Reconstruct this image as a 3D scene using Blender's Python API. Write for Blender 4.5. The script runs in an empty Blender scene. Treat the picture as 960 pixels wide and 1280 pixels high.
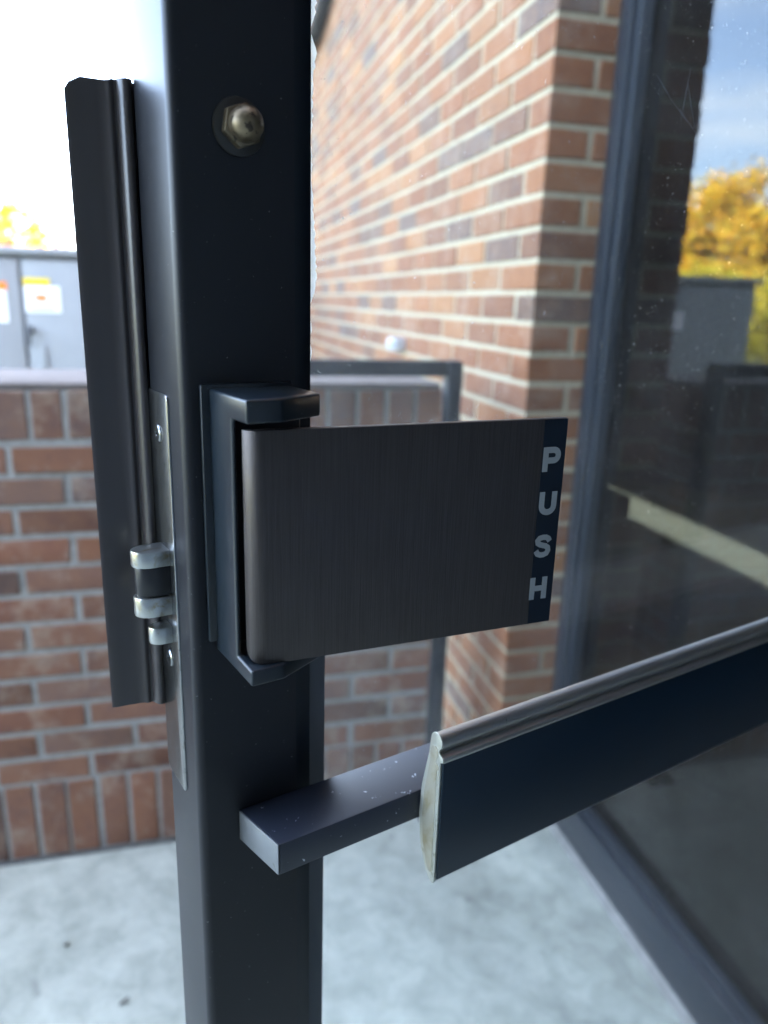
import bpy, bmesh, math, random
from mathutils import Vector, Matrix
random.seed(7)
S = bpy.context.scene
COL = S.collection

# ---------------------------------------------------------------- camera
CAM = Vector((-0.84, 0.0, 1.27))
RT = Vector((0.9676, -0.2508, 0.0292)); DN = Vector((-0.0409, -0.2698, -0.9621)); FW = Vector((0.2491, 0.9297, -0.2713))
cd = bpy.data.cameras.new('camera'); cam = bpy.data.objects.new('camera', cd); COL.objects.link(cam)
m3 = Matrix((RT, -DN, -FW)).transposed()
cam.matrix_world = Matrix.Translation(CAM) @ m3.to_4x4()
cd.sensor_fit = 'HORIZONTAL'; cd.sensor_width = 36.0; cd.lens = 34.875
cd.clip_start = 0.01; cd.clip_end = 600
cd.dof.use_dof = True; cd.dof.focus_distance = 0.315; cd.dof.aperture_fstop = 9.5
S.camera = cam

# ---------------------------------------------------------------- sky, sun, exposure
SUN_EL = math.radians(27); SUN_AZ = math.radians(104)          # azimuth clockwise from +Y
w = bpy.data.worlds.new('World'); S.world = w; w.use_nodes = True
nt = w.node_tree; nt.nodes.clear()
wo = nt.nodes.new('ShaderNodeOutputWorld'); bg = nt.nodes.new('ShaderNodeBackground'); bg.inputs[1].default_value = 0.15
sky = nt.nodes.new('ShaderNodeTexSky'); sky.sky_type = 'NISHITA'; sky.sun_disc = False
sky.sun_elevation = SUN_EL; sky.sun_rotation = SUN_AZ; sky.air_density = .65; sky.dust_density = 3.5; sky.ozone_density = 0.15
# thin streaky cloud spread evenly over the sky
tc = nt.nodes.new('ShaderNodeTexCoord'); mp = nt.nodes.new('ShaderNodeMapping'); mp.inputs['Scale'].default_value = (2.2, 2.2, 11)
nz = nt.nodes.new('ShaderNodeTexNoise'); nz.inputs['Scale'].default_value = 1.6; nz.inputs['Detail'].default_value = 6
cr = nt.nodes.new('ShaderNodeValToRGB'); cr.color_ramp.elements[0].position = .44; cr.color_ramp.elements[1].position = .74
cr.color_ramp.elements[1].color = (.55, .55, .55, 1)
mx = nt.nodes.new('ShaderNodeMix'); mx.data_type = 'RGBA'; mx.inputs[7].default_value = (4.6, 4.7, 4.7, 1)
L = nt.links.new
L(tc.outputs['Generated'], mp.inputs[0]); L(mp.outputs[0], nz.inputs[0]); L(nz.outputs[0], cr.inputs[0])
L(cr.outputs[0], mx.inputs[0]); L(sky.outputs[0], mx.inputs[6]); L(mx.outputs[2], bg.inputs[0]); L(bg.outputs[0], wo.inputs[0])
sl = bpy.data.lights.new('sun', 'SUN'); sl.energy = 4.5; sl.angle = math.radians(.5); sl.color = (1, .93, .82)
sun = bpy.data.objects.new('sun', sl); COL.objects.link(sun)
SD = Vector((math.sin(SUN_AZ) * math.cos(SUN_EL), math.cos(SUN_AZ) * math.cos(SUN_EL), math.sin(SUN_EL)))
sun.rotation_euler = SD.to_track_quat('Z', 'Y').to_euler(); sun.location = (12, -3, 9)
vs = S.view_settings; vs.view_transform = 'Standard'; vs.look = 'None'; vs.exposure = 4.52; vs.gamma = 1.0; vs.use_curve_mapping = False
try:
    S.cycles.max_bounces = 5; S.cycles.diffuse_bounces = 3; S.cycles.glossy_bounces = 4; S.cycles.transparent_max_bounces = 10; S.cycles.caustics_reflective = False; S.cycles.caustics_refractive = False
    S.cycles.use_denoising = True; S.cycles.adaptive_threshold = .02
except Exception: pass

# ---------------------------------------------------------------- helpers
def tag(o, label=None, cat=None, group=None, kind=None):
    if label: o['label'] = label
    if cat: o['category'] = cat
    if group: o['group'] = group
    if kind: o['kind'] = kind
    return o
def empty(name, loc=(0, 0, 0), rz=0.0):
    o = bpy.data.objects.new(name, None); COL.objects.link(o); o.location = loc; o.rotation_euler = (0, 0, rz); o.empty_display_size = .05; return o
def finish(me, mat, sharp=35):
    if mat: me.materials.append(mat)
    for p in me.polygons: p.use_smooth = True
    me.set_sharp_from_angle(angle=math.radians(sharp))
def make(name, bm, mat, parent=None, sharp=35, recalc=True):
    if recalc: bmesh.ops.recalc_face_normals(bm, faces=bm.faces)
    me = bpy.data.meshes.new(name); bm.to_mesh(me); bm.free(); finish(me, mat, sharp)
    o = bpy.data.objects.new(name, me); COL.objects.link(o)
    if parent: o.parent = parent
    return o
def box(bm, x0, x1, y0, y1, z0, z1, bev=0.0, seg=2):
    vs_ = [bm.verts.new((x, y, z)) for z in (z0, z1) for y in (y0, y1) for x in (x0, x1)]
    fs = [bm.faces.new([vs_[i] for i in f]) for f in ((0, 2, 3, 1), (4, 5, 7, 6), (0, 1, 5, 4), (2, 6, 7, 3), (0, 4, 6, 2), (1, 3, 7, 5))]
    if bev:
        es = list({e for f in fs for e in f.edges})
        bmesh.ops.bevel(bm, geom=es, offset=bev, segments=seg, profile=.5, affect='EDGES')
    return bm
def prism(bm, pts, a0, a1, axis='z'):
    def P(u, v, a): return (u, v, a) if axis == 'z' else ((a, u, v) if axis == 'x' else (u, a, v))
    A = [bm.verts.new(P(u, v, a0)) for u, v in pts]; B = [bm.verts.new(P(u, v, a1)) for u, v in pts]
    n = len(pts)
    bm.faces.new(A); bm.faces.new(B)
    for i in range(n): bm.faces.new((A[i], A[(i + 1) % n], B[(i + 1) % n], B[i]))
    return bm
def bevel_all(bm, off, seg=2, ang=25):
    bmesh.ops.recalc_face_normals(bm, faces=bm.faces)
    es = [e for e in bm.edges if len(e.link_faces) == 2 and e.calc_face_angle(0) > math.radians(ang)]
    bmesh.ops.bevel(bm, geom=es, offset=off, segments=seg, profile=.5, affect='EDGES', clamp_overlap=True); return bm
def lathe(bm, prof, c, ax, n=32):
    """prof: list of (radius, distance along ax)"""
    ax = Vector(ax).normalized(); u = ax.orthogonal().normalized(); v = ax.cross(u); rows = []
    for r, d in prof:
        if r < 1e-6: rows.append([bm.verts.new(Vector(c) + ax * d)])
        else: rows.append([bm.verts.new(Vector(c) + ax * d + (u * math.cos(t) + v * math.sin(t)) * r) for t in [2 * math.pi * k / n for k in range(n)]])
    for a, b in zip(rows, rows[1:]):
        for k in range(n):
            q = []
            for x in (a[k % len(a)], a[(k + 1) % len(a)], b[(k + 1) % len(b)], b[k % len(b)]):
                if x not in q: q.append(x)
            if len(q) > 2: bm.faces.new(q)
    for r in (rows[0], rows[-1]):
        if len(r) > 2: bm.faces.new(r)
    return bm
def tube(bm, pts, rad, n=8):
    pts = [Vector(p) for p in pts]; rows = []
    for i, p in enumerate(pts):
        d = (pts[min(i + 1, len(pts) - 1)] - pts[max(i - 1, 0)]).normalized()
        u = d.cross(Vector((.31, .2, .93))).normalized(); v = d.cross(u); r = rad[i] if isinstance(rad, (list, tuple)) else rad
        rows.append([bm.verts.new(p + (u * math.cos(t) + v * math.sin(t)) * r) for t in [2 * math.pi * k / n for k in range(n)]])
    for a, b in zip(rows, rows[1:]):
        for k in range(n): bm.faces.new((a[k], a[(k + 1) % n], b[(k + 1) % n], b[k]))
    bm.faces.new(rows[0]); bm.faces.new(rows[-1]); return bm
def B(): return bmesh.new()

# ---------------------------------------------------------------- materials
def mat(name):
    m = bpy.data.materials.new(name); m.use_nodes = True
    p = m.node_tree.nodes['Principled BSDF']; return m, m.node_tree, p
def setp(p, **k):
    for a, v in k.items(): p.inputs[a.replace('_', ' ')].default_value = v
def noise(nt_, scale, detail=4, rough=.5, vec=None, mapscale=None, coord='Object', dist=0.0):
    t = nt_.nodes.new('ShaderNodeTexCoord'); n_ = nt_.nodes.new('ShaderNodeTexNoise')
    n_.inputs['Scale'].default_value = scale; n_.inputs['Detail'].default_value = detail; n_.inputs['Roughness'].default_value = rough; n_.inputs['Distortion'].default_value = dist
    if mapscale:
        q = nt_.nodes.new('ShaderNodeMapping'); q.inputs['Scale'].default_value = mapscale
        nt_.links.new(t.outputs[coord], q.inputs[0]); nt_.links.new(q.outputs[0], n_.inputs[0])
    else: nt_.links.new(t.outputs[coord], n_.inputs[0])
    return n_.outputs[0]
def ramp(nt_, src, stops):
    r = nt_.nodes.new('ShaderNodeValToRGB'); el = r.color_ramp.elements
    while len(el) < len(stops): el.new(.5)
    for e_, (p_, c) in zip(el, stops):
        e_.position = p_; e_.color = (*c, 1) if not isinstance(c, (int, float)) else (c, c, c, 1)
    nt_.links.new(src, r.inputs[0]); return r.outputs[0]
def mixc(nt_, fac, a, b, mode='MIX'):
    m_ = nt_.nodes.new('ShaderNodeMix'); m_.data_type = 'RGBA'; m_.blend_type = mode
    for i, v in ((0, fac), (6, a), (7, b)):
        if hasattr(v, 'is_output'): nt_.links.new(v, m_.inputs[i])
        elif i == 0: m_.inputs[0].default_value = v
        else: m_.inputs[i].default_value = (*v, 1)
    return m_.outputs[2]
def bump(nt_, p, h, strength=.3, dist=.001):
    b = nt_.nodes.new('ShaderNodeBump'); b.inputs['Strength'].default_value = strength; b.inputs['Distance'].default_value = dist
    nt_.links.new(h, b.inputs['Height']); nt_.links.new(b.outputs[0], p.inputs['Normal'])

def metal_paint(name, col, rough, spec=.5, wear=.0, metallic=0.0, grain=None, chips=None):
    m, t, p = mat(name); setp(p, Metallic=metallic); p.inputs['Specular IOR Level'].default_value = spec
    n1 = noise(t, 9, 3, .5); n2 = noise(t, 1500, 2, .5)
    t.links.new(ramp(t, n1, [(.05, rough * .85), (.95, rough * 1.2)]), p.inputs['Roughness'])
    base = mixc(t, n1, tuple(c * .92 for c in col), tuple(c * 1.1 for c in col))
    if chips:       # small scuffs where the finish is rubbed through
        sp = ramp(t, noise(t, chips[0], 3, .7, dist=.4), [(chips[1], 0.), (chips[1] + (chips[3] if len(chips) > 3 else .03), 1.)])
        base = mixc(t, sp, base, chips[2])
    t.links.new(base, p.inputs['Base Color'])
    if grain:
        t.links.new(ramp(t, noise(t, 34, 6, .7, dist=.8), [(.30, rough * .78), (.70, rough * 1.3)]), p.inputs['Roughness'])
        g = noise(t, 1.0, 3, .6, mapscale=grain); bump(t, p, g, .35, .0003)
        base = mixc(t, ramp(t, g, [(.35, 0.), (.65, 1.)]), tuple(c * .82 for c in col), tuple(c * 1.18 for c in col)); t.links.new(base, p.inputs['Base Color'])
    else: bump(t, p, n2, .05, .0001)
    return m
M = {}
M['black'] = metal_paint('black_painted_aluminium', (.009, .015, .021), .32, .5, chips=(480, .71, (.26, .29, .31)))
M['stile'] = metal_paint('dark_anodised_aluminium', (.0125, .0135, .017), .38, .55, chips=(520, .70, (.26, .26, .26)))
M['stile'].node_tree.nodes['Principled BSDF'].inputs['IOR'].default_value = 1.36
M['bead'] = metal_paint('navy_black_bead', (.002, .007, .013), .4, .35)
M['gasket'] = metal_paint('grey_vinyl_gasket', (.10, .11, .12), .55, .3)
M['paddle'] = metal_paint('brushed_dark_bronze', (.072, .063, .061), .40, .5, metallic=.8, grain=(3600, 3600, 30))
M['strip'] = metal_paint('navy_black_label', (.002, .008, .017), .33, .35)
M['letter'] = metal_paint('silver_print', (.30, .32, .33), .5, .3)
M['bar'] = metal_paint('navy_black_bar', (.003, .014, .028), .34, .35)
M['barmetal'] = metal_paint('satin_grey_aluminium', (.52, .52, .50), .36, .5, metallic=.9, chips=(160, .70, (.10, .10, .10)))
M['rawmetal'] = metal_paint('cut_aluminium', (.66, .66, .58), .42, .5, metallic=.55, chips=(150, .56, (.42, .40, .30), .15))
M['insert'] = metal_paint('tarnished_insert', (.55, .52, .42), .45, .4, metallic=.4, chips=(70, .48, (.44, .38, .24), .2))
M['armcap'] = metal_paint('grey_cut_end', (.20, .21, .22), .45, .5, metallic=.4, chips=(190, .66, (.14, .14, .14)))
M['arm'] = metal_paint('blue_black_arm', (.016, .021, .034), .36, .5, chips=(190, .665, (.40, .43, .48)))
M['guard'] = metal_paint('dark_bronze_guard', (.062, .052, .052), .30, .6)
M['plate'] = metal_paint('worn_steel_plate', (.27, .275, .28), .24, .5, metallic=1.0, chips=(260, .60, (.16, .16, .16)))
M['boltsteel'] = metal_paint('zinc_steel', (.50, .51, .49), .28, .5, metallic=.9, chips=(130, .50, (.34, .27, .14), .22))
M['boltdark'] = metal_paint('dark_steel', (.05, .05, .052), .35, .5, metallic=.7)
M['brass'] = metal_paint('aged_brass', (.20, .16, .105), .42, .5, metallic=.85, chips=(260, .58, (.07, .055, .04)))
M['washer'] = metal_paint('blackened_brass', (.06, .057, .052), .36, .5, metallic=.7)
M['frame'] = metal_paint('bronze_storefront_frame', (.020, .026, .036), .30, .5)
M['rail'] = metal_paint('black_rail_paint', (.012, .015, .020), .4, .4)
M['cabinet'] = metal_paint('pale_grey_enamel', (.27, .285, .29), .45, .4)
M['cabdark'] = metal_paint('dark_grey_fitting', (.09, .10, .11), .5, .4)
for k, c in dict(yellow=(.78, .55, .03), orange=(.80, .22, .03), white=(.78, .79, .80), inkgrey=(.25, .28, .33)).items(): M['lab_' + k] = metal_paint('label_' + k, c, .45, .4)
M['cable'] = metal_paint('black_rubber', (.012, .012, .014), .6, .3)
M['whiteplastic'] = metal_paint('white_plastic', (.42, .44, .46), .4, .4)

def glass(name, tint, ior, dust, dustscale, speck, haze):
    m = bpy.data.materials.new(name); m.use_nodes = True; t = m.node_tree; t.nodes.clear()
    o = t.nodes.new('ShaderNodeOutputMaterial'); tr = t.nodes.new('ShaderNodeBsdfTransparent'); tr.inputs[0].default_value = (*tint, 1)
    gl = t.nodes.new('ShaderNodeBsdfGlossy'); gl.inputs['Roughness'].default_value = haze
    # Schlick reflectance, the same on both faces of the thin pane
    ge = t.nodes.new('ShaderNodeNewGeometry'); dt = t.nodes.new('ShaderNodeVectorMath'); dt.operation = 'DOT_PRODUCT'
    t.links.new(ge.outputs['Incoming'], dt.inputs[0]); t.links.new(ge.outputs['Normal'], dt.inputs[1])
    def mth(op, a, b=None):
        q = t.nodes.new('ShaderNodeMath'); q.operation = op
        for i, v in enumerate((a, b)):
            if v is None: continue
            if isinstance(v, (int, float)): q.inputs[i].default_value = v
            else: t.links.new(v, q.inputs[i])
        return q.outputs[0]
    f0 = ((ior - 1) / (ior + 1)) ** 2
    pw = mth('POWER', mth('SUBTRACT', 1.0, mth('ABSOLUTE', dt.outputs['Value'])), 5.0)
    fac = mth('ADD', mth('MULTIPLY', pw, 1 - f0), f0)
    m1 = t.nodes.new('ShaderNodeMixShader'); t.links.new(fac, m1.inputs[0]); t.links.new(tr.outputs[0], m1.inputs[1]); t.links.new(gl.outputs[0], m1.inputs[2])
    if dust:
        df = t.nodes.new('ShaderNodeBsdfDiffuse'); df.inputs[0].default_value = (.85, .84, .8, 1)
        tl = t.nodes.new('ShaderNodeBsdfTranslucent'); tl.inputs[0].default_value = (.85, .84, .8, 1)
        ad = t.nodes.new('ShaderNodeMixShader'); ad.inputs[0].default_value = .6; t.links.new(df.outputs[0], ad.inputs[1]); t.links.new(tl.outputs[0], ad.inputs[2])
        film = ramp(t, noise(t, dustscale, 5, .65, mapscale=(1, 1, .55)), [(.35, dust * .35), (.75, dust * 1.6)])
        # dust film raised towards the glazing bead, also painting the hazy glare there
        tcn = t.nodes.new('ShaderNodeTexCoord'); sx = t.nodes.new('ShaderNodeSeparateXYZ'); t.links.new(tcn.outputs['Object'], sx.inputs[0])
        mr = t.nodes.new('ShaderNodeMapRange'); mr.inputs[1].default_value = .05; mr.inputs[2].default_value = .20; mr.inputs[3].default_value = 4.2; mr.inputs[4].default_value = 1.0; t.links.new(sx.outputs[0], mr.inputs[0])
        film = mth('MULTIPLY', film, mr.outputs[0])
        sp = ramp(t, noise(t, 420, 2, .6, dist=2.), [(.70, 0.), (.75, speck)])
        mm = t.nodes.new('ShaderNodeMath'); mm.operation = 'ADD'; t.links.new(film, mm.inputs[0]); t.links.new(sp, mm.inputs[1])
        m2 = t.nodes.new('ShaderNodeMixShader'); t.links.new(mm.outputs[0], m2.inputs[0]); t.links.new(m1.outputs[0], m2.inputs[1]); t.links.new(ad.outputs[0], m2.inputs[2])
        t.links.new(m2.outputs[0], o.inputs[0])
    else: t.links.new(m1.outputs[0], o.inputs[0])
    return m
M['doorglass'] = glass('dusty_door_glass', (.97, .985, .98), 1.40, .010, 16, .42, .0)
M['shopglass'] = glass('tinted_storefront_glass', (.28, .32, .33), 1.75, .0, 9, .05, .0)
m, t, p = mat('gap_light_white'); setp(p, Roughness=.6); p.inputs['Base Color'].default_value = (.85, .86, .82, 1); p.inputs['Transmission Weight'].default_value = 0  # translucent white that paints the light leaking past the gasket
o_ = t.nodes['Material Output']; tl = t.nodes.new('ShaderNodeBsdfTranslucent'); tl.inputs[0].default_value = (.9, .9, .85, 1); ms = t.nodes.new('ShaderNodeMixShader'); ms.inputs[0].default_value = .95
t.links.new(p.outputs[0], ms.inputs[1]); t.links.new(tl.outputs[0], ms.inputs[2]); t.links.new(ms.outputs[0], o_.inputs[0]); M['gap_light'] = m

BR = [(0.0, (.23, .085, .035)), (.18, (.18, .066, .030)), (.36, (.28, .115, .046)), (.52, (.155, .062, .034)), (.66, (.32, .150, .060)), (.78, (.21, .080, .036)), (.90, (.11, .060, .042)), (1.0, (.105, .082, .075))]
BR2 = [(0.0, (.21, .090, .058)), (.2, (.155, .078, .058)), (.4, (.24, .115, .075)), (.55, (.17, .092, .07)), (.7, (.25, .11, .065)), (.82, (.14, .088, .075)), (.92, (.22, .13, .10)), (1.0, (.12, .085, .078))]
def brickmat(name, island, stops=BR, smear=.35):
    m, t, p = mat(name); setp(p, Roughness=.85); p.inputs['Specular IOR Level'].default_value = .25
    if island: src = t.nodes.new('ShaderNodeNewGeometry').outputs['Random Per Island']
    else: src = t.nodes.new('ShaderNodeObjectInfo').outputs['Random']
    c = ramp(t, src, stops)
    n1 = noise(t, 14, 5, .65, coord='Generated' if False else 'Object'); geo = t.nodes.new('ShaderNodeNewGeometry')
    n2 = t.nodes.new('ShaderNodeTexNoise'); n2.inputs['Scale'].default_value = 26; n2.inputs['Detail'].default_value = 6; n2.inputs['Roughness'].default_value = .7; t.links.new(geo.outputs['Position'], n2.inputs[0])
    n3 = t.nodes.new('ShaderNodeTexNoise'); n3.inputs['Scale'].default_value = 210; n3.inputs['Detail'].default_value = 4; t.links.new(geo.outputs['Position'], n3.inputs[0])
    c = mixc(t, ramp(t, n2.outputs[0], [(.35, 0.), (.72, .75)]), c, mixc(t, .5, c, (.33, .17, .085)))
    c = mixc(t, ramp(t, n2.outputs[0], [(.25, .6), (.42, 0.)]), c, (.12, .085, .075))
    c = mixc(t, ramp(t, n3.outputs[0], [(.55, 0.), (.75, .5)]), c, (.14, .09, .07))
    # mortar smear and bloom left on the faces
    n4 = t.nodes.new('ShaderNodeTexNoise'); n4.inputs['Scale'].default_value = 11; n4.inputs['Detail'].default_value = 7; n4.inputs['Roughness'].default_value = .72; t.links.new(geo.outputs['Position'], n4.inputs[0])
    c = mixc(t, ramp(t, n4.outputs[0], [(.50, 0.), (.74, smear)]), c, (.42, .35, .27))
    t.links.new(c, p.inputs['Base Color']); bump(t, p, n3.outputs[0], .5, .002); return m
M['brick'] = brickmat('fired_brick', False); M['brick_isl'] = brickmat('fired_brick_field', True)
M['brick2'] = brickmat('weathered_brick', False, BR2, .75); M['brick2_isl'] = brickmat('weathered_brick_field', True, BR2, .75)
m, t, p = mat('pale_mortar'); setp(p, Roughness=.95); n1 = noise(t, 60, 5, .7)
t.links.new(ramp(t, n1, [(.3, (.33, .28, .19)), (.7, (.46, .395, .27))]), p.inputs['Base Color']); bump(t, p, noise(t, 400, 4), .5, .002); M['mortar'] = m
m, t, p = mat('grey_mortar'); setp(p, Roughness=.95); n1 = noise(t, 50, 5, .7)
t.links.new(ramp(t, n1, [(.3, (.24, .235, .215)), (.7, (.38, .37, .34))]), p.inputs['Base Color']); bump(t, p, noise(t, 400, 4), .5, .002); M['mortar2'] = m
m, t, p = mat('brick_surface'); setp(p, Roughness=.9); bt = t.nodes.new('ShaderNodeTexBrick'); tcx = t.nodes.new('ShaderNodeTexCoord')
bt.inputs['Color1'].default_value = (.33, .14, .08, 1); bt.inputs['Color2'].default_value = (.24, .11, .075, 1); bt.inputs['Mortar'].default_value = (.4, .37, .32, 1)
bt.inputs['Scale'].default_value = 5; bt.inputs['Mortar Size'].default_value = .02; t.links.new(tcx.outputs['Object'], bt.inputs[0]); t.links.new(bt.outputs[0], p.inputs['Base Color']); M['brickwall'] = m
m, t, p = mat('broom_concrete'); setp(p, Roughness=.9); p.inputs['Specular IOR Level'].default_value = .25
a = ramp(t, noise(t, 2.6, 6, .62), [(.36, (.28, .30, .25)), (.5, (.46, .485, .41)), (.64, (.63, .655, .56))])
b = ramp(t, noise(t, 17, 5, .7, dist=.6), [(.34, .0), (.62, 1.)])
c = mixc(t, .38, a, mixc(t, b, (.27, .29, .24), (.63, .655, .56)))
c = mixc(t, ramp(t, noise(t, 9, 3, .6, dist=.3), [(.66, 0.), (.74, .75)]), c, (.20, .20, .185))
c = mixc(t, ramp(t, noise(t, 240, 3, .6), [(.60, 0.), (.72, .45)]), c, (.20, .20, .19))
t.links.new(c, p.inputs['Base Color']); bump(t, p, noise(t, 300, 5, .7), .6, .002); M['concrete'] = m
m, t, p = mat('autumn_lawn'); setp(p, Roughness=1); t.links.new(ramp(t, noise(t, 3, 6, .7), [(.3, (.05, .07, .02)), (.7, (.11, .12, .035))]), p.inputs['Base Color']); M['lawn'] = m
m, t, p = mat('dark_carpet'); setp(p, Roughness=.95); t.links.new(ramp(t, noise(t, 120, 4, .7), [(.3, (.14, .125, .095)), (.7, (.22, .195, .15))]), p.inputs['Base Color']); M['carpet'] = m
m, t, p = mat('dim_plaster'); setp(p, Roughness=.9); t.links.new(ramp(t, noise(t, 5, 4), [(.3, (.03, .03, .03)), (.7, (.045, .045, .045))]), p.inputs['Base Color']); M['plaster'] = m
m, t, p = mat('grey_stucco'); setp(p, Roughness=.9); t.links.new(ramp(t, noise(t, 5, 4), [(.3, (.13, .15, .175)), (.7, (.17, .19, .215))]), p.inputs['Base Color']); M['stucco'] = m
m, t, p = mat('bark'); setp(p, Roughness=.95); t.links.new(ramp(t, noise(t, 12, 5, .7, mapscale=(1, 1, .2)), [(.3, (.05, .04, .03)), (.7, (.13, .10, .075))]), p.inputs['Base Color']); M['bark'] = m
def leafmat(name, stops):
    m = bpy.data.materials.new(name); m.use_nodes = True; t = m.node_tree; p = t.nodes['Principled BSDF']; setp(p, Roughness=.6)
    c = ramp(t, t.nodes.new('ShaderNodeNewGeometry').outputs['Random Per Island'], stops)
    t.links.new(c, p.inputs['Base Color']); tl = t.nodes.new('ShaderNodeBsdfTranslucent'); t.links.new(c, tl.inputs[0]); ms = t.nodes.new('ShaderNodeMixShader'); ms.inputs[0].default_value = .35
    t.links.new(p.outputs[0], ms.inputs[1]); t.links.new(tl.outputs[0], ms.inputs[2]); t.links.new(ms.outputs[0], t.nodes['Material Output'].inputs[0]); return m
M['leaf_gold'] = leafmat('golden_leaf', [(0, (.66, .36, .02)), (.4, (.76, .48, .02)), (.7, (.62, .50, .03)), (1, (.40, .38, .035))])
M['leaf_lime'] = leafmat('lime_leaf', [(0, (.58, .52, .03)), (.5, (.40, .42, .035)), (1, (.64, .50, .03))])
M['leaf_red'] = leafmat('red_leaf', [(0, (.50, .07, .02)), (.5, (.62, .14, .03)), (1, (.55, .22, .04))])

# ---------------------------------------------------------------- ground
def sheet(name, x0, x1, y0, y1, z, mt):
    bm = B(); vs_ = [bm.verts.new(q) for q in ((x0, y0, z), (x1, y0, z), (x1, y1, z), (x0, y1, z))]; bm.faces.new(vs_)
    return tag(make(name, bm, mt, recalc=False), kind='structure')
sheet('ground', -300, 300, -300, 300, -.06, M['lawn'])
bm = B(); box(bm, -6.0, .16, -6.0, 1.585, -.14, 0.0); walk = tag(make('walkway', bm, M['concrete']), kind='structure')
bm = B(); box(bm, -6.0, -.24, 1.588, 1.606, -.13, -.012); make('expansion_joint', bm, M['cable'], walk)
bm = B(); box(bm, -6.0, -.118, 1.61, 7.5, -.14, -.01); tag(make('service_yard_pavement', bm, M['concrete']), kind='structure')

def scrap(loc, r, rz, label):
    bm = B(); n = 9; top = [bm.verts.new((r * (1.6 * math.cos(6.283 * k / n)) * random.uniform(.7, 1.1), r * .7 * math.sin(6.283 * k / n) * random.uniform(.7, 1.1), .0025 + .004 * random.random())) for k in range(n)]
    c_ = bm.verts.new((0, 0, .006)); fs = [bm.faces.new((c_, top[k], top[(k + 1) % n])) for k in range(n)]
    bmesh.ops.solidify(bm, geom=fs, thickness=.0008)
    o = make('leaf_scrap', bm, M['bark']); o.location = loc; o.rotation_euler = (0, 0, rz); tag(o, label, 'leaf', 'leaf scraps on the concrete')
scrap((-1.122, 1.32, .002), .006, .2, 'small dark leaf scrap on the concrete at lower left, nearer the brick wall')
scrap((-1.0, 1.162, .002), .007, .7, 'small dark leaf scrap on the concrete at lower left, nearest the door')
# ---------------------------------------------------------------- brick building
CRS, BH, BL, BD, JT = .0650, .0525, .190, .092, .0125
def brick_mesh(sx, sy, sz, mt, jit=.0012):
    bm = B(); box(bm, -sx / 2, sx / 2, -sy / 2, sy / 2, -sz / 2, sz / 2, .0022, 1)
    for v in bm.verts: v.co += Vector((random.uniform(-jit, jit), random.uniform(-jit, jit), random.uniform(-jit, jit)))
    bmesh.ops.recalc_face_normals(bm, faces=bm.faces); me = bpy.data.meshes.new('brick'); bm.to_mesh(me); bm.free(); finish(me, mt, 30); return me
_cache = {}
def brick_variant(sx, sy, sz, mt):
    k = (round(sx, 3), round(sy, 3), round(sz, 3), mt.name)
    if k not in _cache: _cache[k] = [brick_mesh(sx, sy, sz, mt) for _ in range(4)]
    return random.choice(_cache[k])
def add_bricks(parent, lst, mt, mt_isl, limit=298, field='brick_field'):
    """lst: (centre, size). The ones that show largest become objects, the rest one joined part."""
    def score(c):
        d = Vector(c) - CAM; f_ = d.dot(FW)
        if f_ < .1: return 1e6 + d.length
        u = abs(d.dot(RT) / f_); v = abs(d.dot(DN) / f_)
        return d.length + (100 if (u > .60 or v > .78) else 0)
    lst = sorted(lst, key=lambda b: score(b[0]))
    for c, s in lst[:limit]:
        o = bpy.data.objects.new('brick', brick_variant(*s, mt)); COL.objects.link(o); o.parent = parent
        o.location = Vector(c) + Vector((random.uniform(-.0012, .0012), random.uniform(-.0012, .0012), random.uniform(-.0008, .0008)))
        o.rotation_euler = (random.uniform(-.004, .004), random.uniform(-.004, .004), random.uniform(-.006, .006))
    if len(lst) > limit:
        bm = B()
        for c, s in lst[limit:]:
            x, y, z = c; a, b_, d_ = (q / 2 for q in s); j = random.uniform(-.0015, .0015)
            box(bm, x - a + j, x + a + j, y - b_ + j, y + b_ + j, z - d_, z + d_)
        tag(make(field, bm, mt_isl, parent), kind='stuff')
XW, YK = -.115, 1.52            # face of the long wall, and its corner
bld = tag(empty('brick_building', (0, 0, 0)), 'red brick building corner with pale mortar joints, behind the glass of the open door', 'building', kind='thing')
ROWS = 51
bl = []
for r in range(ROWS):
    z = r * CRS + BH / 2 + .006
    if r % 2 == 0:
        bl.append(((XW + BD / 2, YK + BL / 2, z), (BD, BL, BH))); y = YK + BL + JT
        bl.append(((XW + BD + JT + BL / 2, YK + BD / 2, z), (BL, BD, BH)))
    else:
        bl.append(((XW + BL / 2, YK + BD / 2, z), (BL, BD, BH))); y = YK + BD + JT
    while y < 8.9:
        bl.append(((XW + BD / 2, y + BL / 2, z), (BD, BL, BH))); y += BL + JT
add_bricks(bld, bl, M['brick'], M['brick_isl'])
bm = B(); box(bm, XW + .0028, .085, YK + .0028, 9.0, -.1, 4.2); make('mortar_core', bm, M['mortar'], bld)
bm = B(); box(bm, XW + .03, .085, -2.5, YK + .002, 2.36, 4.2); make('upper_wall', bm, M['brickwall'], bld)
bm = B(); box(bm, XW + .001, .085, 9.001, 16.0, -.1, 4.2); make('added_far_wall', bm, M['brickwall'], bld)  # unseen extra wall length added to keep the red shrub in shade
bm = B(); box(bm, XW, .16, -2.5, -.62, -.1, 2.355); make('side_wall', bm, M['stucco'], bld)
bm = B(); box(bm, -6.0, 7.0, -2.8, -2.505, -.1, 4.2); make('added_wing_wall', bm, M['stucco'], bld)  # unseen wing added behind the camera to darken reflections in the metal
bm = B(); box(bm, -.25, 7.3, -2.9, 16.1, 4.205, 4.45); make('roof', bm, M['plaster'], bld)
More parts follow.
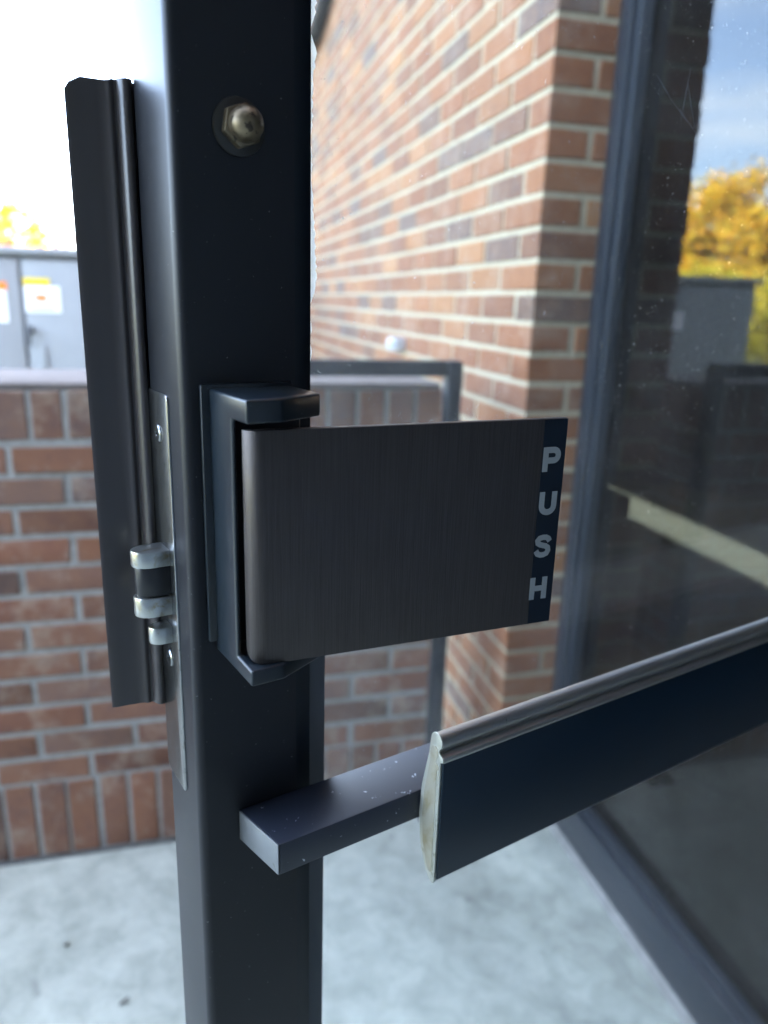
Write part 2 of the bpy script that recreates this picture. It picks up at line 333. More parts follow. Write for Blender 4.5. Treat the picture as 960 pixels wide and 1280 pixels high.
bm = B(); box(bm, -5.0, XW + .02, -2.5, -.1, 2.62, 2.85); make('added_canopy', bm, M['plaster'], bld)  # unseen canopy added to hold sky light off the metal and return bricks
bm = B(); box(bm, .31, 7.0, 8.7, 9.0, -.1, 4.2); make('end_wall', bm, M['brickwall'], bld)
# far wall of the room, with one long low window that lets the sun onto the floor
XE = 4.6
bm = B()
def zs(x): return (XE - x) * math.tan(SUN_EL) / math.sin(SUN_AZ)
z0, z1 = zs(1.62), zs(2.12)
sh = lambda x: (XE - x) * math.cos(SUN_AZ) / math.sin(SUN_AZ)
ya, yb = 2.2 + sh(1.9), 4.85 + sh(1.9)
z0, z1 = zs(2.17), zs(1.64)
for a in ((-2.5, 8.69, -.1, z0), (-2.5, 8.69, z1, 4.2), (-2.5, ya, z0, z1), (yb, 8.69, z0, z1)): box(bm, XE, XE + .2, a[0], a[1], a[2], a[3])
make('rear_wall', bm, M['plaster'], bld)
bm = B(); box(bm, .17, XE - .002, -2.5, 8.69, -.12, .003); tag(make('interior_floor', bm, M['carpet']), kind='structure')
bm = B(); box(bm, .31, XE - .002, -2.5, 8.69, 2.8, 2.9); tag(make('interior_ceiling', bm, M['plaster']), kind='structure')

# ---------------------------------------------------------------- storefront side window
sf = tag(empty('storefront_window', (.018, 1.0, 0)), 'fixed storefront window in a dark metal frame beside the brick corner, reflecting sky and trees', 'window', kind='thing')
def sfp(name, bm, mt): 
    bmesh.ops.translate(bm, verts=bm.verts, vec=(-.018, -1.0, 0)); return make(name, bm, mt, sf)
YH = .60
def channel(y0, y1):
    bm = B(); box(bm, .018, .084, y0, y1, .003, 2.355, .0018); return bm
sfp('jamb', channel(1.472, 1.5165), M['frame']); sfp('mullion', channel(YH - .01, YH + .04), M['frame'])
bm = B(); box(bm, .018, .084, YH + .0405, 1.4715, .006, .108, .0018); sfp('sill', bm, M['frame'])
bm = B(); box(bm, .018, .084, YH + .0405, 1.4715, 2.25, 2.355, .0018); sfp('head', bm, M['frame'])
for nm, a in (('glazing_stop', (1.4545, 1.4718, .109, 2.249)), ('glazing_stop', (YH + .0402, YH + .056, .109, 2.249))):
    bm = B(); box(bm, .030, .0565, *a, .0012); sfp(nm, bm, M['frame'])
bm = B(); box(bm, .034, .0565, YH + .057, 1.454, .1075, .124, .0012); sfp('glazing_stop', bm, M['frame'])
bm = B(); box(bm, .060, .066, YH + .041, 1.4712, .109, 2.249); sfp('glass_pane', bm, M['shopglass'])
bm = B(); prism(bm, [(.0, .001), (.0175, .001), (.0175, .011)], .62, 1.50, 'y'); sfp('sealant_bead', bm, M['mortar2'])
dfm = tag(empty('door_frame', (.05, .1, 0)), 'dark metal frame around the doorway the open door swings from', 'door frame', kind='thing')
for nm, a in (('jamb', (.018, .084, YH - .059, YH - .012, .003, 2.24)), ('jamb', (.018, .084, -.45, -.40, .003, 2.24)), ('head', (.018, .084, -.45, YH - .012, 2.2405, 2.355)), ('threshold', (.018, .084, -.398, YH - .061, .002, .014))):
    bm = B(); box(bm, *a, .0015); bmesh.ops.translate(bm, verts=bm.verts, vec=(-.05, -.1, 0)); make(nm, bm, M['frame'], dfm)

# ---------------------------------------------------------------- low screen wall
XE2, YL = -.283, 1.60
lw = tag(empty('low_brick_wall', (-1.9, YL, 0)), 'waist high weathered brick wall with upright bricks along its foot and top', 'wall', kind='thing')
bl = []
x = XE2 - .0285; xs = []
while x > -3.6: xs.append(x); x -= .0667
for xx in xs:
    bl.append(((xx, YL + .046, .097), (.057, .092, .190)))
    bl.append(((xx, YL + .098, 1.0335), (.057, .196, .0975)))
for r in range(12):
    z = .2015 + r * CRS + BH / 2
    x = XE2 if r % 2 == 0 else XE2 - .0; first = BL if r % 2 == 0 else BD
    while x > -3.6:
        Lb = first; first = BL; bl.append(((x - Lb / 2, YL + BD / 2, z), (Lb, BD, BH))); x -= Lb + JT
off = Vector((-1.9, YL, 0))
bl = [((c[0] - off.x, c[1] - off.y, c[2]), s) for c, s in bl]
_CAMS = CAM; CAM = CAM - off
add_bricks(lw, bl, M['brick2'], M['brick2_isl'])
CAM = _CAMS
fb = B()
for r in range(12):
    z = .2015 + r * CRS + BH / 2
    box(fb, XE2 - .19 - off.x, XE2 - off.x, .103, .196, z - BH / 2, z + BH / 2, .002, 1)
tag(make('brick_field', fb, M['brick2_isl'], lw), kind='stuff')
bm = B(); box(bm, -3.6 - off.x, XE2 - .0028 - off.x, .0028, .19, -.1, 1.0825); make('mortar_core', bm, M['mortar2'], lw)
bm = B(); box(bm, -3.6 - off.x, XE2 - .003 - off.x, .004, .30, 1.0835, 1.098, .004)
for v in bm.verts: v.co.z += random.uniform(-.001, .001)
m, t, p = mat('mortar_wash'); setp(p, Roughness=.9); t.links.new(ramp(t, noise(t, 9, 5, .7), [(.3, (.15, .13, .115)), (.7, (.22, .19, .17))]), p.inputs['Base Color']); bump(t, p, noise(t, 200, 4), .5, .002); M['wash'] = m
make('coping', bm, M['wash'], lw)

# ---------------------------------------------------------------- black railing at the wall's end
rl = tag(empty('metal_railing', (-.52, 1.56, 0)), 'black square tube railing in front of the low brick wall end', 'railing')
bm = B(); box(bm, -.262, .226, -.017, .017, 1.118, 1.152, .004); make('top_rail', bm, M['rail'], rl)
for x0 in (.2265, -.30):
    bm = B(); box(bm, x0, x0 + .036, -.018, .018, 0.0, 1.1525 if x0 > 0 else 1.117, .006); make('post', bm, M['rail'], rl)
    bm = B(); box(bm, x0 - .02, x0 + .056, -.038, .0375, .0005, .007, .001); make('base_plate', bm, M['rail'], rl)

# ---------------------------------------------------------------- fittings on the building wall
bx_ = tag(empty('outlet_box', (XW, 2.54, 1.132)), 'small white cover box on the brick wall just above the black railing', 'outlet')
bm = B(); box(bm, -.040, .004, -.045, .045, -.021, .021, .005); make('cover', bm, M['whiteplastic'], bx_)
bm = B(); box(bm, -.046, -.0402, -.03, .03, -.012, .012, .002); make('lid', bm, M['whiteplastic'], bx_)
cb = B(); key = [(3.30, 3.9), (3.36, 3.3), (3.50, 2.92), (3.72, 2.72), (3.95, 2.61), (4.2, 2.55), (4.46, 2.56), (4.75, 2.64), (5.2, 2.86), (5.8, 3.3), (6.0, 3.9)]
tube(cb, [(XW - .036, a, b_) for a, b_ in key], .034, 10)
tag(make('cable', cb, M['cable']), 'black cable looping down the brick wall at the upper left of the door glass', 'cable')

# ---------------------------------------------------------------- utility cabinet
CX0, CX1, CYF = -2.43, -.95, 4.0
uc = tag(empty('utility_cabinet', ((CX0 + CX1) / 2, 4.4, -.01)), 'pale grey metal utility cabinet with warning labels behind the low brick wall', 'cabinet')
def ucp(name, bm, mt): bmesh.ops.translate(bm, verts=bm.verts, vec=(-(CX0 + CX1) / 2, -4.4, .01)); return make(name, bm, mt, uc)
bm = B(); box(bm, CX0, CX1, CYF + .03, 4.85, .10, 1.435, .006); ucp('body', bm, M['cabinet'])
bm = B(); box(bm, CX0 - .02, CX1 + .02, CYF - .02, 4.88, 1.436, 1.472, .008); ucp('lid', bm, M['cabinet'])
bm = B(); box(bm, CX0 - .06, CX1 + .06, CYF - .08, 4.92, -.009, .099, .01); ucp('plinth', bm, M['concrete'])
for a, b_ in ((CX0 + .02, -1.590), (-1.574, CX1 - .02)):
    bm = B(); box(bm, a, b_, CYF, CYF + .029, .16, 1.415, .006); ucp('door', bm, M['cabinet'])
for k, (a, b_, c_, d_, mt) in enumerate(((-1.572, -1.456, 1.298, 1.332, 'lab_yellow'), (-1.572, -1.413, 1.175, 1.2965, 'lab_white'), (-1.80, -1.645, 1.272, 1.3105, 'lab_orange'), (-1.80, -1.650, 1.125, 1.2715, 'lab_white'), (-1.93, -1.86, 1.16, 1.27, 'lab_white'))):
    bm = B(); box(bm, a, b_, CYF - .003, CYF - .0005, c_, d_); ucp('warning_label', bm, M[mt])
bm = B(); lathe(bm, [(0.0, 0), (.031, 0), (.031, .001), (0.0, .001)], (0, 0, 0), (0, -1, 0), 24)
for v in bm.verts: v.co.z *= .5
bmesh.ops.translate(bm, verts=bm.verts, vec=(-1.499, CYF - .0035, 1.242)); ucp('label_mark', bm, M['lab_orange'])
for a, b_, zc in ((-1.785, -1.67, 1.245), (-1.785, -1.69, 1.215), (-1.785, -1.675, 1.185), (-1.785, -1.70, 1.155), (-1.55, -1.44, 1.195)):
    bm = B(); box(bm, a, b_, CYF - .0045, CYF - .0032, zc - .005, zc + .005); ucp('label_line', bm, M['lab_inkgrey'])
bm = B(); box(bm, -1.575, -1.545, CYF - .03, CYF - .0005, 1.075, 1.11, .006); box(bm, -1.568, -1.553, CYF - .05, CYF - .0305, 1.02, 1.10, .004); ucp('handle', bm, M['cabdark'])
bm = B(); box(bm, -1.52, -1.495, CYF - .012, CYF - .0005, .90, 1.02, .004); ucp('hasp', bm, M['cabinet'])

# ---------------------------------------------------------------- trees
def tree(name, loc, h, rx, rz_, zc, mt, n, label, cat, seed, group=None, trunk=True, leaf=.20):
    rnd = random.Random(seed); r_ = tag(empty(name, loc), label, cat, group); tb = B(); ends = []
    if trunk:
        tube(tb, [(0, 0, 0), (.05, .02, h * .18), (-.04, .05, h * .36), (.03, 0, h * .62), (0, .03, h * .86)], [.035 * h, .028 * h, .022 * h, .012 * h, .004 * h], 9)
        for k in range(11):
            a = rnd.uniform(0, 6.28); z0_ = h * rnd.uniform(.26, .7); l_ = rx * rnd.uniform(.55, .95)
            tip = Vector((math.cos(a) * l_, math.sin(a) * l_, min(h * .95, z0_ + l_ * rnd.uniform(.3, .9)))); ends.append(tip)
            tube(tb, [(0, 0, z0_), tip * .5 + Vector((0, 0, z0_ * .45)), tip], [.012 * h, .007 * h, .002 * h], 6)
    else:
        for k in range(7):
            a = k * .9; tube(tb, [(0, 0, 0), (math.cos(a) * rx * .3, math.sin(a) * rx * .3, h * .4), (math.cos(a) * rx * .6, math.sin(a) * rx * .6, h * .8)], [.02, .014, .005], 5)
    make('trunk' if trunk else 'stem', tb, M['bark'], r_)
    clumps = []
    for k in range(46):
        u, v, q = rnd.gauss(0, 1), rnd.gauss(0, 1), rnd.gauss(0, 1); l_ = math.sqrt(u * u + v * v + q * q); rr = rnd.uniform(.35, 1.0) ** .6
        clumps.append((Vector((u / l_ * rx * rr, v / l_ * rx * rr, zc + q / l_ * rz_ * rr)), rnd.uniform(.16, .34) * min(rx, rz_)))
    V, F = [], []
    for k in range(n):
        c, s = rnd.choice(clumps); p_ = c + Vector((rnd.gauss(0, s * .6), rnd.gauss(0, s * .6), rnd.gauss(0, s * .5)))
        if p_.z < .05: continue
        d1 = Vector((rnd.gauss(0, 1), rnd.gauss(0, 1), rnd.gauss(0, .7))).normalized(); d2 = d1.cross(Vector((rnd.gauss(0, 1), rnd.gauss(0, 1), rnd.gauss(0, 1)))).normalized(); l_ = leaf * rnd.uniform(.6, 1.3)
        i = len(V); V += [p_ - d1 * l_ * .5, p_ + d2 * l_ * .3, p_ + d1 * l_ * .55, p_ - d2 * l_ * .3]; F.append((i, i + 1, i + 2, i + 3))
    me = bpy.data.meshes.new('crown'); me.from_pydata(V, [], F); me.materials.append(mt); o = bpy.data.objects.new('crown', me); COL.objects.link(o); o.parent = r_
    return r_
G = 'autumn trees beyond the cabinet'
def polar(ang, d, z=-.06): a = math.radians(ang); return (.96 - math.sin(a) * d, math.cos(a) * d, z)
tree('autumn_tree', polar(37.9, 32), 6.1, 2.3, 2.6, 3.5, M['leaf_gold'], 15000, 'tallest golden tree mirrored in the storefront window', 'tree', 3, G)
tree('autumn_tree', polar(34.6, 34), 4.9, 1.9, 2.0, 2.9, M['leaf_gold'], 12000, 'golden tree mirrored in the storefront window next to the brick edge', 'tree', 5, G)
tree('autumn_tree', polar(41.6, 31), 4.6, 2.1, 2.0, 2.6, M['leaf_gold'], 12000, 'golden tree mirrored at the right edge of the storefront window', 'tree', 8, G)
tree('autumn_tree', polar(38.6, 30), 3.0, 2.2, 1.3, 1.6, M['leaf_lime'], 11000, 'low lime yellow tree mirrored in the storefront window under the golden ones', 'tree', 11, G)
tree('autumn_shrub', polar(42.0, 13), 1.9, 1.0, .9, 1.0, M['leaf_lime'], 3500, 'lime yellow shrub mirrored at the right edge of the storefront window beside the cabinet', 'shrub', 12, None, False, .08)
tree('autumn_tree', (-6.2, 28, -.06), 4.1, 1.1, 1.5, 2.6, M['leaf_gold'], 1500, 'pale golden tree top against the bright sky above the utility cabinet', 'tree', 14)
tree('red_shrub', (-2.95, 11.0, -.06), 2.5, 1.2, .95, 1.35, M['leaf_red'], 4000, 'red leaved shrub showing just over the top of the utility cabinet', 'shrub', 17, None, False, .07)

# ================================================================ THE DOOR  (local: s along the door, w towards the camera, z up; mesh y = -w)
door = tag(empty('glass_door', (-.8422, .2943, 0), math.radians(18.2)), 'open glass door with black metal frame, push paddle and push bar', 'door', kind='thing')
def dm(name, bm, mt, parent=door, sharp=35):
    bmesh.ops.scale(bm, vec=(1, -1, 1), verts=bm.verts); bmesh.ops.recalc_face_normals(bm, faces=bm.faces)
    return make(name, bm, mt, parent, sharp)
def arc(cx, cy, r, a0, a1, n): return [(cx + r * math.cos(math.radians(a0 + (a1 - a0) * k / n)), cy + r * math.sin(math.radians(a0 + (a1 - a0) * k / n))) for k in range(n + 1)]
T = .0450
# lock stile with rounded nose
pr = [(.0478, -T), (.0478, 0)] + arc(.0042, -.0042, .0042, 90, 180, 8) + arc(.0042, -T + .0042, .0042, 180, 270, 8)
bm = B(); prism(bm, pr, .015, 2.12); dm('lock_stile', bm, M['stile'])
bm = B(); box(bm, .0479, .0600, -.0185, -.0090, .26, 1.98, .0012); dm('glazing_bead', bm, M['bead'])
bm = B(); box(bm, .0479, .0600, -T + .009, -.0262, .26, 1.98, .0012); dm('glazing_bead', bm, M['bead'])
bm = B(); box(bm, .0601, .0712, -.0190, -.0145, .26, 1.135, .0010); dm('gasket', bm, M['gasket'])
bm = B(); box(bm, .0490, .868, -.0255, -.0195, .255, 1.985); gp = dm('glass_pane', bm, M['doorglass'])
bm = B(); box(bm, .868, .918, -T, 0, .015, 2.12, .003); dm('hinge_stile', bm, M['stile'])
bm = B(); box(bm, .0490, .8675, -T, 0, .015, .26, .002); dm('bottom_rail', bm, M['stile'])
bm = B(); box(bm, .0490, .8675, -T, 0, 1.98, 2.12, .002); dm('top_rail', bm, M['stile'])
# ragged pale strip standing in for light through the gap beside the glass
rnd = random.Random(5)
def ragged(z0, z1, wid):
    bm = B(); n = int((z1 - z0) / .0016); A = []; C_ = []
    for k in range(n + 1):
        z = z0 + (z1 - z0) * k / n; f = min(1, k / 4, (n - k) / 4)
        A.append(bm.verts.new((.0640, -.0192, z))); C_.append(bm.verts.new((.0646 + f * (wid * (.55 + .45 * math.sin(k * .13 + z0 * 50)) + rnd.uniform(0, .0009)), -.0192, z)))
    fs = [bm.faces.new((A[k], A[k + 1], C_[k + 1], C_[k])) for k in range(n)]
    bmesh.ops.solidify(bm, geom=fs, thickness=.0004); dm('gap_light', bm, M['gap_light'])
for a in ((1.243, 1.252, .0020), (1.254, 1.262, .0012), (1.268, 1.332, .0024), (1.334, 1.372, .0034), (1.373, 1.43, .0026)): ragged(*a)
# scratches on the pane
for (a, b_) in (((.272, 1.392), (.288, 1.381)), ((.2875, 1.3815), (.3115, 1.3685)), ((.2975, 1.395), (.3105, 1.370)), ((.242, 1.388), (.2435, 1.378)), ((.405, 1.30), (.400, 1.285)), ((.30, 1.4), (.297, 1.372))):
    bm = B(); d = Vector((b_[0] - a[0], b_[1] - a[1])); nrm = Vector((-d.y, d.x)).normalized() * .00022
    prism(bm, [(a[0], a[1]), (.5 * (a[0] + b_[0]) + nrm.x, .5 * (a[1] + b_[1]) + nrm.y), (b_[0], b_[1]), (.5 * (a[0] + b_[0]) - nrm.x, .5 * (a[1] + b_[1]) - nrm.y)], -.0193, -.0192, 'y'); dm('scratch', bm, M['gasket'], gp)

# lock faceplate, bolts
bm = B(); pts = arc(-.0200, 1.2285, .0035, 0, 90, 4) + arc(-.0400, 1.2285, .0035, 90, 180, 4) + arc(-.0400, 1.0505, .0035, 180, 270, 4) + arc(-.0200, 1.0505, .0035, 270, 360, 4)
prism(bm, pts, -.0009, .001, 'x'); bevel_all(bm, .0005, 2, 50); fp = dm('lock_faceplate', bm, M['plate'])
for z in (1.2145, 1.1112):
    bm = B(); lathe(bm, [(.0042, 0), (.0042, .0004), (.0036, .0009), (.0014, .0009), (.0012, .0002), (0, .0002)], (-.0009, -.0300, z), (-1, 0, 0), 20); dm('screw', bm, M['plate'], fp)
def tongue(z0, z1, w0, w1, L_, tip):
    pts = [(.0005, w0), (.0005, w1), (-L_ + tip, w1)] + [(-L_ + tip - tip * math.sin(math.radians(q)), w1 + (w0 - w1) * (1 - math.cos(math.radians(q))) * .5) for q in range(15, 180, 15)] + [(-L_ + tip, w0)]
    bm = B(); prism(bm, pts, z0, z1); bevel_all(bm, .0008, 2, 40); return bm
b1 = dm('latch_bolt', tongue(1.1573, 1.1648, -.0365, -.0235, .0156, .0080), M['boltsteel'])
dm('bolt_core', tongue(1.1437, 1.1572, -.0355, -.0245, .0143, .0075), M['boltdark'], b1)
dm('bolt_plate', tongue(1.1345, 1.1436, -.0365, -.0235, .0154, .0080), M['boltsteel'], b1)
dm('deadlatch', tongue(1.1203, 1.1283, -.0345, -.0250, .0100, .006), M['boltsteel'])

# latch guard on the outer face
path = [(.030, -.0476), (.0012, -.0476), (.0004, -.0450), (-.0002, -.0432), (-.0014, -.0421), (-.0028, -.0420), (-.0040, -.0430), (-.0050, -.0450), (-.0056, -.0468), (-.0062, -.0470), (-.0070, -.0465), (-.0078, -.0464), (-.0087, -.0469), (-.0096, -.0478), (-.0125, -.0484), (-.0180, -.0490), (-.0222, -.0492), (-.0238, -.0500)]
def sweep(path, thick, zt, zb, nz=1):
    bm = B(); N = []
    for i in range(len(path)):
        a = Vector(path[max(i - 1, 0)]); b_ = Vector(path[min(i + 1, len(path) - 1)]); d = (b_ - a).normalized(); N.append(Vector((-d.y, d.x)))
    F_ = [[bm.verts.new((p_[0], p_[1], zb(i))), bm.verts.new((p_[0], p_[1], zt(i)))] for i, p_ in enumerate(path)]
    K_ = [[bm.verts.new((p_[0] + N[i].x * thick, p_[1] + N[i].y * thick, zb(i))), bm.verts.new((p_[0] + N[i].x * thick, p_[1] + N[i].y * thick, zt(i)))] for i, p_ in enumerate(path)]
    for i in range(len(path) - 1):
        bm.faces.new((F_[i][0], F_[i + 1][0], F_[i + 1][1], F_[i][1])); bm.faces.new((K_[i][0], K_[i][1], K_[i + 1][1], K_[i + 1][0]))
        bm.faces.new((F_[i][1], F_[i + 1][1], K_[i + 1][1], K_[i][1])); bm.faces.new((F_[i][0], K_[i][0], K_[i + 1][0], F_[i + 1][0]))
    bm.faces.new((F_[0][0], F_[0][1], K_[0][1], K_[0][0])); bm.faces.new((F_[-1][0], K_[-1][0], K_[-1][1], F_[-1][1])); return bm
gz = lambda i: 1.3495 - (.0006 if i > 10 else 0) - max(0, (-path[i][0] - .0185)) ** 2 * 170
bm = sweep(path, .0022, gz, lambda i: 1.0815 + max(0, -path[i][0] - .010) * .03); dm('latch_guard', bm, M['guard'], door, 50)

# cap nut with washer
ax = (0, 1, 0); c = (.0253, 0, 1.3295)
bm = B(); lathe(bm, [(.0097, .0001), (.0101, .0006), (.0099, .0013), (.0068, .0019), (.0066, .0014), (0, .0014)], c, ax, 40); cn_w = bm
hx = B(); r6 = .0078; pts = [(c[0] + r6 * math.cos(math.radians(20 + 60 * k)), c[2] + r6 * math.sin(math.radians(20 + 60 * k))) for k in range(6)]
prism(hx, pts, .0015, .0055, 'y'); bevel_all(hx, .0006, 2, 20)
dome = B(); lathe(dome, [(.0060, .0050), (.0061, .0075)] + [(.0061 * math.cos(math.radians(q)), .0078 + .0058 * math.sin(math.radians(q))) for q in range(8, 90, 9)] + [(0, .0136)], c, ax, 36)
cn = dm('cap_nut', dome, M['brass'], door, 60); dm('washer', cn_w, M['washer'], cn); dm('hex_base', hx, M['brass'], cn)

# paddle housing
def union(bms, mt, name, bev=.0012):
    obs = []
    for b_ in bms:
        bmesh.ops.scale(b_, vec=(1, -1, 1), verts=b_.verts); bmesh.ops.recalc_face_normals(b_, faces=b_.faces)
        me = bpy.data.meshes.new('tmp'); b_.to_mesh(me); b_.free(); o = bpy.data.objects.new('tmp', me); COL.objects.link(o); obs.append(o)
    a = obs[0]
    for o in obs[1:]:
        md = a.modifiers.new('u', 'BOOLEAN'); md.operation = 'UNION'; md.object = o; md.solver = 'EXACT'
    bpy.context.view_layer.update(); dg = bpy.context.evaluated_depsgraph_get(); me = bpy.data.meshes.new_from_object(a.evaluated_get(dg))
    for o in obs: bpy.data.objects.remove(o)
    bm = B(); bm.from_mesh(me); bmesh.ops.remove_doubles(bm, verts=bm.verts, dist=.00005)
    bmesh.ops.dissolve_limit(bm, angle_limit=math.radians(3), verts=bm.verts, edges=bm.edges)
    bevel_all(bm, bev, 3, 15); bm.to_mesh(me); bm.free()
    me.name = name; finish(me, mt, 50); r_ = bpy.data.objects.new(name, me); COL.objects.link(r_); r_.parent = door; return r_
armp = [(.0100, .0005), (.0100, .0388), (.0238, .0388), (.0435, .0300), (.0445, .0280), (.0445, .0005)]
arm_t = B(); prism(arm_t, armp, 1.2275, 1.2362)
arm_b = B(); prism(arm_b, armp, 1.1258, 1.1325)
side = B(); prism(side, [(.0005, 1.1258), (.0005, 1.2362), (.0240, 1.2362), (.0240, 1.1258)], .0100, .0122, 'x')
back = B(); box(back, .0100, .0445, .0005, .012, 1.1258, 1.2362)
union([arm_t, arm_b, side, back], M['black'], 'paddle_housing')
bm = B(); box(bm, .0066, .0455, .0001, .0026, 1.1302, 1.2378, .0009); dm('mounting_plate', bm, M['black'])

# paddle: curled sheet, free end standing away from the door
PA = math.radians(10.2); TD = Vector((math.cos(PA), math.sin(PA))); ND = Vector((-math.sin(PA), math.cos(PA))); P0 = Vector((.0177, .0360)); R0 = .0065
ctr = P0 - ND * R0; path = []; a0 = math.degrees(math.atan2(ND.y, ND.x))
for k in range(0, 15): path.append(tuple(ctr + Vector((math.cos(math.radians(205 - (205 - a0) * k / 14)), math.sin(math.radians(205 - (205 - a0) * k / 14)))) * R0))
NA = len(path)
for d in (.03, .06, .09, .118, .1312): path.append(tuple(P0 + TD * d))
def zb_(i):
    if i >= NA - 1: return 1.1322 - (i - NA + 1) * .00006
    q = 1 - i / (NA - 1); return 1.1322 + .0085 * (1 - math.sqrt(max(0, 1 - q ** 2)))
def zt_(i):
    if i >= NA - 1: return 1.2247 + (i - NA + 1) * .0001
    q = 1 - i / (NA - 1); return 1.2247 - .0006 * q
bm = sweep(path, -.0036, zt_, zb_); bevel_all(bm, .0005, 2, 50)
pdl = dm('paddle', bm, M['paddle'], door, 30)
def on_paddle(a, z, d): q = P0 + TD * a + ND * d; return (q.x, q.y, z)
def pad_poly(bm, pts, d0, d1):
    A = [bm.verts.new(on_paddle(a, z, d0)) for a, z in pts]; C_ = [bm.verts.new(on_paddle(a, z, d1)) for a, z in pts]; n = len(pts)
    bm.faces.new(A); bm.faces.new(C_)
    for i in range(n): bm.faces.new((A[i], A[(i + 1) % n], C_[(i + 1) % n], C_[i]))
bm = B(); pad_poly(bm, [(.1194, 1.1324), (.1309, 1.1324), (.1309, 1.2249), (.1194, 1.2249)], .00005, .0002); dm('label_strip', bm, M['strip'], pdl)
def ribbon(pts, wid, z0, h, a0_, aw, closed=False):
    """letter stroke: unit-square points (x right, y up) swept to a flat band"""
    bm = B(); P_ = [Vector((x, y * h / aw)) for x, y in pts]; n = len(P_); hw = wid / 2; Lf, Rt = [], []
    for i in range(n):
        if closed: d0 = (P_[i] - P_[i - 1]).normalized(); d1 = (P_[(i + 1) % n] - P_[i]).normalized()
        else: d0 = (P_[i] - P_[max(i - 1, 0)]); d1 = (P_[min(i + 1, n - 1)] - P_[i]); d0 = d0.normalized() if d0.length else d1.normalized(); d1 = d1.normalized() if d1.length else d0
        b_ = d0 + d1; b_.normalize(); nn = Vector((-b_.y, b_.x)); k = hw / max(.5, nn.dot(Vector((-d0.y, d0.x))))
        Lf.append(P_[i] + nn * k); Rt.append(P_[i] - nn * k)
    def tov(q, d): return bm.verts.new(on_paddle(a0_ + q.x * aw, z0 + q.y * aw, d))
    lo = [(tov(a, .00021), tov(b_, .00021)) for a, b_ in zip(Lf, Rt)]; hi = [(tov(a, .0003), tov(b_, .0003)) for a, b_ in zip(Lf, Rt)]
    rng = range(n if closed else n - 1)
    for i in rng:
        j = (i + 1) % n
        bm.faces.new((hi[i][0], hi[j][0], hi[j][1], hi[i][1])); bm.faces.new((lo[i][0], lo[i][1], lo[j][1], lo[j][0]))
        bm.faces.new((lo[i][0], lo[j][0], hi[j][0], hi[i][0])); bm.faces.new((lo[i][1], hi[i][1], hi[j][1], lo[j][1]))
    if not closed:
        bm.faces.new((lo[0][0], hi[0][0], hi[0][1], lo[0][1])); bm.faces.new((lo[-1][0], lo[-1][1], hi[-1][1], hi[-1][0]))
    return bm
def merge(bms):
    r_ = bms[0]
    for b_ in bms[1:]:
        me = bpy.data.meshes.new('t'); b_.to_mesh(me); b_.free(); r_.from_mesh(me); bpy.data.meshes.remove(me)
    return r_
W_ = .31; A0, AW = .1200, .0086; H_ = .0106; hr = H_ / AW
def Y(y): return y
# P
zP = 1.2024
bow = [(.135, .885), (.55, .885)] + [(.60 + .265 * math.sin(math.radians(q)), .67 + .215 * math.cos(math.radians(q))) for q in range(10, 180, 17)] + [(.55, .455), (.135, .455)]
dm('letter', merge([ribbon([(.135, 0), (.135, 1)], W_, zP, H_, A0, AW), ribbon(bow, W_ * .98, zP, H_, A0, AW)]), M['letter'], pdl)
u_ = [(.135, 1), (.135, .42)] + [(.5 - .365 * math.cos(math.radians(q)), .40 - .29 * math.sin(math.radians(q))) for q in range(0, 181, 15)] + [(.865, .42), (.865, 1)]
dm('letter', ribbon(u_, W_, 1.1832, .0103, A0, AW), M['letter'], pdl)
s_ = [(.90, .70), (.80, .83), (.66, .885), (.47, .895), (.27, .86), (.165, .755), (.20, .645), (.34, .575), (.50, .535), (.68, .49), (.81, .415), (.845, .29), (.76, .165), (.58, .108), (.40, .108), (.22, .165), (.11, .31)]
dm('letter', ribbon(s_, W_ * .92, 1.1637, .0103, A0 - .0006, AW), M['letter'], pdl)
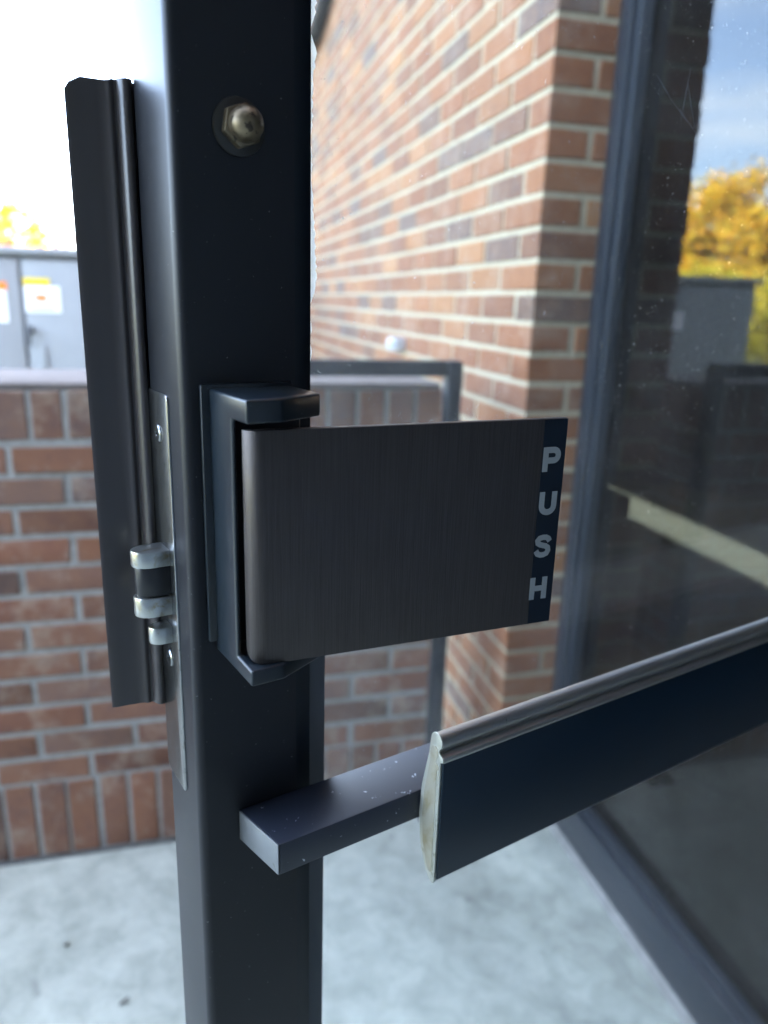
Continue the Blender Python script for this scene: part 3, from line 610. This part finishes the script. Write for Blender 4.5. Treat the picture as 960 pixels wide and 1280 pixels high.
dm('letter', merge([ribbon([(.135, 0), (.135, 1)], W_, 1.1439, .0104, A0 - .0010, AW), ribbon([(.865, 0), (.865, 1)], W_, 1.1439, .0104, A0 - .0010, AW), ribbon([(.27, .5), (.73, .5)], W_ * .95, 1.1439, .0104, A0 - .0010, AW)]), M['letter'], pdl)

# push bar and its arm
bm = B(); prism(bm, [(.0188, .0003), (.0245, .0310), (.845, .0310), (.845, .0003)], 1.0262, 1.0422); bevel_all(bm, .0008, 2, 30)
arm = dm('push_bar_arm', bm, M['arm'])
bm = B(); q0, q1 = Vector((.0188, .0005)), Vector((.0245, .0308)); dd = (q1 - q0).normalized(); nn = Vector((-dd.y, dd.x)) * .0009
prism(bm, [tuple(q0), tuple(q1), tuple(q1 + nn), tuple(q0 + nn)], 1.0264, 1.0420); bevel_all(bm, .0005, 2, 30); dm('end_cap', bm, M['armcap'], arm)
S0 = .0985
prof = [(.0460, 1.0000), (.0460, 1.0658), (.0476, 1.0662), (.0480, 1.0676), (.0474, 1.0688), (.0446, 1.0700)] + arc(.0425, 1.0752, .0042, -50, 180, 12) + [(.0372, 1.066), (.0330, 1.047), (.0318, 1.030), (.0342, 1.014), (.0395, 1.0020), (.0425, .9990), (.0450, .9988)]
bm = B(); prism(bm, prof, S0 + .0012, .842, 'x'); bar = dm('push_bar', bm, M['barmetal'], door, 30)
bm = B(); box(bm, S0 + .0014, .841, .0461, .0470, 1.0012, 1.0656, .0003); dm('bar_inlay', bm, M['bar'], bar)
pc = Vector((.040, 1.035)); prof2 = [tuple(pc + (Vector(q) - pc) * 1.012) for q in prof]
bm = B(); prism(bm, prof2, S0, S0 + .0011, 'x'); bevel_all(bm, .0003, 2, 35); dm('end_cap', bm, M['rawmetal'], bar)
pc2 = Vector((.0405, 1.034)); prof3 = [tuple(pc2 + Vector(((q[0] - pc2.x) * .66, (q[1] - pc2.y) * .86))) for q in prof]
bm = B(); prism(bm, prof3, S0 - .0004, S0 + .0003, 'x'); bevel_all(bm, .0003, 2, 40); dm('end_insert', bm, M['insert'], bar)
